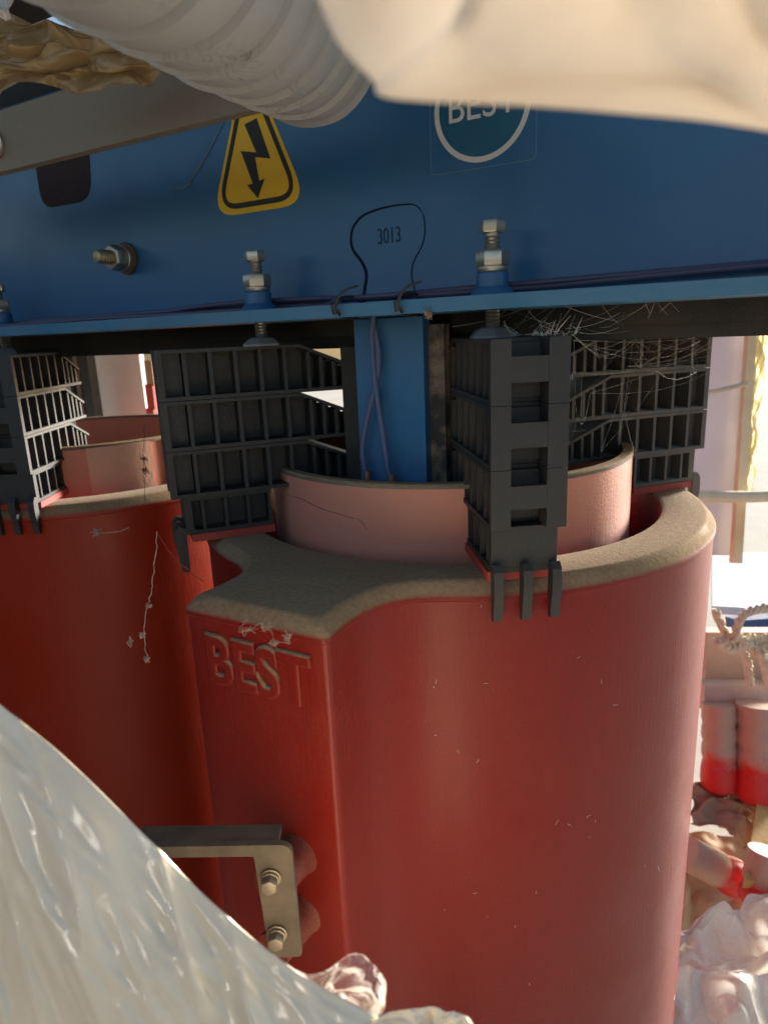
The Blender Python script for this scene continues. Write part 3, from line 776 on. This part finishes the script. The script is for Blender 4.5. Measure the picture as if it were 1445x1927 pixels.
# amber film crumple upper left
def blob_sheet(name, quad, depth, amp, fr, seed, mat, label, cat, nu=120, nv=90, thick=0, dd=0, group=None):
    A, B, C, D = [P(x, y, depth+(dd if k in (2, 3) else 0)) for k, (x, y) in enumerate(quad)]
    nn = (B-A).cross(D-A).normalized()
    def fn(u, v):
        p = (A*(1-u)+B*u)*(1-v)+(D*(1-u)+C*u)*v
        c = Vector((u*fr, v*fr, seed))
        d = ridged(c)*amp+ridged(c*2.3+Vector((5, 0, 0)))*amp*.5+noise.noise(c*5)*amp*.2
        e = noise.noise_vector(c*1.3)*amp*1.2
        return p+nn*(d-amp)+e
    o = grid_sheet(name, fn, nu, nv, mat, None, thick); return tag(o, label, cat, group)
blob_sheet('amber_film', [(-60, 20), (300, 60), (300, 150), (-60, 175)], 2.35, .05, 3.5, 2.2, M_AMBER, 'crumpled amber brown plastic film behind the duct at the top left', 'plastic film', dd=.1)
blob_sheet('white_film', [(-60, -60), (70, -60), (20, 20), (-60, 75)], 2.0, .03, 3, 7.2, M_BAG, 'bright white film corner above the amber film', 'plastic film')

# ================================================================== BACKGROUND RIGHT
def slab(name, quad, depth, t, mat, label, cat, dep2=None, bev=.02, group=None):
    ds = dep2 or [depth]*4
    A = [P(x, y, d) for (x, y), d in zip(quad, ds)]
    n = (A[1]-A[0]).cross(A[3]-A[0]).normalized()
    if n.dot(A[0]) < 0: n = -n
    bm = bmesh.new(); v = [bm.verts.new(p) for p in A]+[bm.verts.new(p+n*t) for p in A]
    for f in ((0, 1, 2, 3), (7, 6, 5, 4), (0, 4, 5, 1), (1, 5, 6, 2), (2, 6, 7, 3), (3, 7, 4, 0)): bm.faces.new([v[i] for i in f])
    o = link_bm(name, bm, mat, None, bev); return tag(o, label, cat, group)
slab('frosted_sheet', [(1150, 560), (1412, 560), (1382, 1045), (1150, 1045)], 7.2, .05, M_HAZY, 'greyish frosted plastic sheet behind the ribbed spacer at right', 'plastic sheet', bev=0)
slab('wooden_post', [(1412, 560), (1428, 560), (1396, 1060), (1378, 1060)], 7.0, .08, M_WOOD, 'pale wooden post at the edge of the frosted sheet', 'wooden post')
blob_sheet('straw_film', [(1418, 630), (1440, 630), (1412, 930), (1392, 930)], 7.4, .04, 5, 3.1, film('straw_yellow_film', (.78, .70, .42), .5, .4, 1, .3, 3, (.5, .38, .15)), 'yellowish crumpled film hanging beside the wooden post', 'plastic film', 40, 90)
bm = bmesh.new()
V, Fs = tube_geo(catmull([P(1255, 930, 6.6), P(1330, 934, 6.7), P(1400, 935, 6.8), P(1480, 932, 6.9)], 6), .058, 10)
tag(link('webbing_strap', V, Fs, M_STRAP), 'cream strap running level behind the top of the red coil', 'strap')
V, Fs = tube_geo(catmull([P(1310, 742, 6.9), P(1350, 735, 6.9), P(1405, 722, 6.9)], 6), .022, 8)
tag(link('thin_cord', V, Fs, M_STRAP), 'thin pale cord crossing the frosted sheet', 'cord')
slab('pale_board', [(1340, 1040), (1520, 1040), (1520, 1150), (1340, 1140)], 9, .1, M_PALEBLUE, 'sunlit pale blue board on the bright ground at right', 'board', [10, 10, 8, 8])
slab('dark_blue_box', [(1390, 1168), (1500, 1160), (1500, 1200), (1390, 1190)], 7.4, .3, M_DKBLUE, 'dark blue box edge under the pale blue board', 'box')
slab('wooden_crate_top', [(1330, 1190), (1500, 1190), (1500, 1300), (1325, 1300)], 6.8, .3, M_PINKWOOD, 'dusty brown board behind the rope tassels', 'board')
slab('wooden_rail', [(1325, 1290), (1500, 1290), (1500, 1342), (1325, 1338)], 6.5, .25, plain('pinkish_rail', (.58, .42, .34), .7), 'pinkish wooden rail above the red insulators', 'rail')
ropes = [[(1345, 1150), (1370, 1200), (1392, 1215), (1420, 1210), (1460, 1190)], [(1352, 1212), (1385, 1195), (1420, 1225), (1460, 1210)], [(1378, 1205), (1395, 1160), (1430, 1145), (1470, 1140)],
         [(1388, 1210), (1405, 1240), (1408, 1262), (1412, 1290)], [(1345, 1205), (1375, 1222), (1408, 1215), (1432, 1235), (1460, 1245)], [(1428, 1225), (1438, 1250), (1445, 1280), (1460, 1300)], [(1395, 1215), (1412, 1200), (1440, 1208), (1470, 1180)]]
V, Fs = [], []
for i, r_ in enumerate(ropes):
    c = catmull([P(x, y, 6.3-.05*(i % 3)) for x, y in r_], 12)
    for s in range(3):
        pts = []
        for k, p in enumerate(c):
            a = k*.55+s*2*pi/3; pts.append(p+Vector((cos(a), .3*sin(a), sin(a)))*.022)
        tube_geo(pts, .022, 7, V, Fs)
tag(link('rope_tangle', V, Fs, M_ROPE), 'tangle of thick cream rope hanging at the right edge', 'rope')
def boot(px0, py0, py1, wpx, depth, label, tilt=0, rings=3):
    top = P(px0, py0, depth); bot = P(px0, py1, depth); L = (top-bot).length; R = wpx/F*depth/2
    pr = [(R*.2, 0), (R*.65, .015*L), (R*.92, .06*L), (R, .14*L), (R*.98, .25*L)]
    for k in range(rings): z = (.32+.2*k)*L; pr += [(R*.93, z), (R*.86, z+.06*L), (R*.94, z+.12*L)]
    pr += [(R*.9, L)]
    d = (top-bot).normalized(); M = Matrix.Translation(bot) @ Matrix.Rotation(tilt, 4, fw) @ Vector((0, 0, 1)).rotation_difference(d).to_matrix().to_4x4()
    Mi = Matrix.Translation(-bot)
    V, Fs = lathe(pr, 32, None)
    o = link('red_insulator', V, Fs, M_BOOT); o.matrix_world = M
    return tag(o, label, 'insulator', 'dusty red insulators')
boot(1352, 1325, 1492, 66, 6.4, 'left one of the two upright dusty red insulators under the pinkish rail')
boot(1424, 1325, 1512, 82, 6.3, 'right one of the two upright dusty red insulators, cut by the picture edge')
o = boot(1395, 1545, 1660, 70, 6.0, 'lying dusty red insulator under the brown paper', radians(-62), 1)
o = boot(1425, 1600, 1705, 74, 5.6, 'red insulator with a round end just above the white bags', radians(10), 1)
blob_sheet('brown_paper', [(1290, 1470), (1470, 1500), (1470, 1600), (1290, 1560)], 6.5, .08, 2.5, 3.3, M_CARD, 'crumpled brown paper below the upright red insulators', 'paper', dd=-.4)
blob_sheet('brown_sack', [(1270, 1560), (1470, 1590), (1470, 1790), (1270, 1790)], 6.4, .08, 2, 8.3, M_CARD, 'dull brown sack behind the lying red insulator', 'sack', dd=-.5)
slab('golden_board', [(1425, 1500), (1520, 1500), (1520, 1680), (1402, 1655)], 5.7, .1, M_CARD2, 'golden brown board leaning at the right edge', 'board', [6.2, 6.2, 5.5, 5.5])
blob_sheet('white_bag', [(1230, 1745), (1470, 1690), (1500, 1880), (1230, 1880)], 5.4, .12, 2.6, 5.3, M_BAG, 'crumpled white plastic bag, the upper one at the lower right', 'plastic bag', 160, 140, 0, -.5, 'white plastic bags')
blob_sheet('white_bag', [(1210, 1835), (1470, 1815), (1500, 2150), (1210, 2150)], 4.9, .10, 2.2, 9.1, M_BAG, 'crumpled dusty white plastic bag at the bottom right corner', 'plastic bag', 160, 140, 0, -.6, 'white plastic bags')

# ================================================================== COBWEBS AND DEBRIS
def web(label, strands, r=.0011, name='cobweb', mat=None, cat='cobweb', grp=None):
    V, Fs = [], []
    for s in strands: tube_geo(s, r*random.uniform(.6, 1.4), 4, V, Fs)
    return tag(link(name, V, Fs, mat or M_WEB, None, False), label, cat, grp)
st = []
hub = [P(1180, 690, 3.1), P(1190, 640, 3.1), P(1080, 640, 2.7), P(1110, 740, 3.0), P(1300, 612, 3.5), P(1205, 632, 3.15)]
ends = [P(1445, 588, 3.6), P(1445, 625, 3.6), P(1445, 602, 3.4), P(1360, 604, 3.1), P(1076, 628, 2.55), P(1076, 700, 2.6), P(1160, 830, 3.5), P(1085, 780, 2.7), P(1320, 640, 3.8), P(1310, 700, 3.8), P(1445, 640, 3.9), P(1400, 600, 3.4), P(1130, 850, 3.2)]
def sag(a, b, s):
    return [a.lerp(b, t/6)+Vector((0, 0, -s*math.sin(pi*t/6))) for t in range(7)]
for e_ in ends:
    for h in random.sample(hub, 2): st.append(sag(h, e_, random.uniform(.02, .11)))
for k in range(30):
    a = random.choice(hub)+Vector([random.gauss(0, .09) for _ in range(3)]); b = a+Vector([random.gauss(0, .12) for _ in range(3)])
    a.z = min(a.z, -.02); b.z = min(b.z, .03); st.append(sag(a, b, random.uniform(0, .02)))
web('pale cobweb stretched from the windowed spacer to the beam at right', st, .0003, grp='cobwebs')
st = []
for k in range(34):
    x = random.uniform(960, 1080); a = P(x, 632, 2.5+random.uniform(0, .25)); b = a+Vector((random.gauss(0, .03), random.gauss(0, .04), abs(random.gauss(.02, .03))))
    st.append([a, a.lerp(b, .5)+Vector((random.gauss(0, .012), 0, .008)), b])
web('fuzzy dusty web tuft lying on top of the windowed spacer', st, .00045, grp='cobwebs')
V, Fs = [], []
for x, dx, hy in ((1035, 10, 26), (1045, 28, 34), (1082, 14, 32), (1030, 4, 16)):
    tube_geo(catmull([P(x, 628, 2.5), P(x+dx*.3, 628-hy*.35, 2.5), P(x+dx, 628-hy, 2.5)], 5), lambda t: .0042*(1-t*.8), 6, V, Fs)
tag(link('dry_husk', V, Fs, M_HUSK), 'small curled dry husks standing on the windowed spacer', 'debris')
# hanging threads
def hang(label, pts, seed, dep, clump, rr=.0014, mat=None):
    random.seed(seed); V, Fs = [], []
    c = catmull([P(x, y, dep) for x, y in pts], 8)
    c = [p+Vector((random.gauss(0, .0025), random.gauss(0, .0025), 0)) for p in c]
    tube_geo(c, rr, 4, V, Fs)
    for (x, y, sz, n) in clump:
        p = P(x, y, dep)
        for k in range(n):
            q = [p+Vector([random.gauss(0, sz) for _ in range(3)]) for _ in range(4)]
            tube_geo(catmull(q, 4), rr*1.0, 4, V, Fs)
    return tag(link('hanging_thread', V, Fs, mat or M_HUSK, None, False), label, 'debris', 'threads of dusty web')
hang('dark tangled thread hanging in front of the left pink coil', [(272, 800), (271, 850), (272, 900), (274, 945)], 3, 3.6, [(272, 862, .008, 7), (273, 885, .013, 8)], .0013, plain('dark_thread', (.05, .04, .03), .8))
hang('dusty clotted thread hanging down before the left red coil', [(298, 1000), (290, 1070), (283, 1120), (272, 1170), (276, 1240)], 5, 2.6, [(282, 1140, .004, 8), (268, 1195, .006, 14), (276, 1240, .006, 14), (245, 1208, .008, 5)], .0016)
hang('faint reddish thread slanting to the block corner', [(298, 1005), (320, 1040), (345, 1065), (385, 1095)], 6, 2.9, [], .0014, plain('reddish_thread', (.3, .05, .03), .8))
hang('small pale web scrap stuck to the left red coil near its rim', [(180, 1003), (200, 1003), (225, 1000), (242, 993)], 8, 3.2, [(183, 1002, .010, 10)], .0018)
hang('dusty clot of web stuck below the block edge above the lettering', [(455, 1190), (480, 1180), (500, 1170), (520, 1205), (545, 1210)], 9, 1.98, [(500, 1178, .007, 14), (515, 1210, .006, 12), (540, 1200, .007, 14), (465, 1186, .012, 4)], .0008)
hang('small pale cocoon hanging under the flange right of the tie plate', [(806, 580), (804, 590), (806, 602)], 12, 2.75, [(806, 592, .009, 26)], .0016)
st = []
for k in range(26):
    x = random.uniform(860, 1420); a = P(x, 563+(1445-x)*.035, 2.75); b = P(x+random.gauss(0, 90), 600+random.uniform(0, 30), 3.0)
    st.append(sag(a, b, .01))
web('thin web lines under the right part of the blue flange', st, .0004, grp='cobwebs')
# pale drip marks / dust smear on web
V, Fs = [], []
for pts in ([(420, 232), (395, 280), (375, 315), (352, 350)], [(320, 352), (345, 353), (362, 345)]):
    tube_geo(catmull([PY(x, y, 2.996) for x, y in pts], 6), lambda t: .003+.003*math.sin(pi*t), 6, V, Fs)
o = link('web_smear', V, Fs, dusted('pale_smear', (.10, .17, .24), .8, .2, .3, top=False).m, None); tag(o, 'faint pale web smear on the blue beam left of the warning sticker', 'cobweb', 'cobwebs')

# ================================================================== scale to metres
done = set()
bpy.context.view_layer.update()
S = Matrix.Scale(K, 4)
for o in bpy.data.objects:
    if o.type == 'MESH' and o.data.name not in done:
        done.add(o.data.name); o.data.transform(S); o.data.update()
    if o.type in ('MESH', 'EMPTY'): o.location = o.location*K
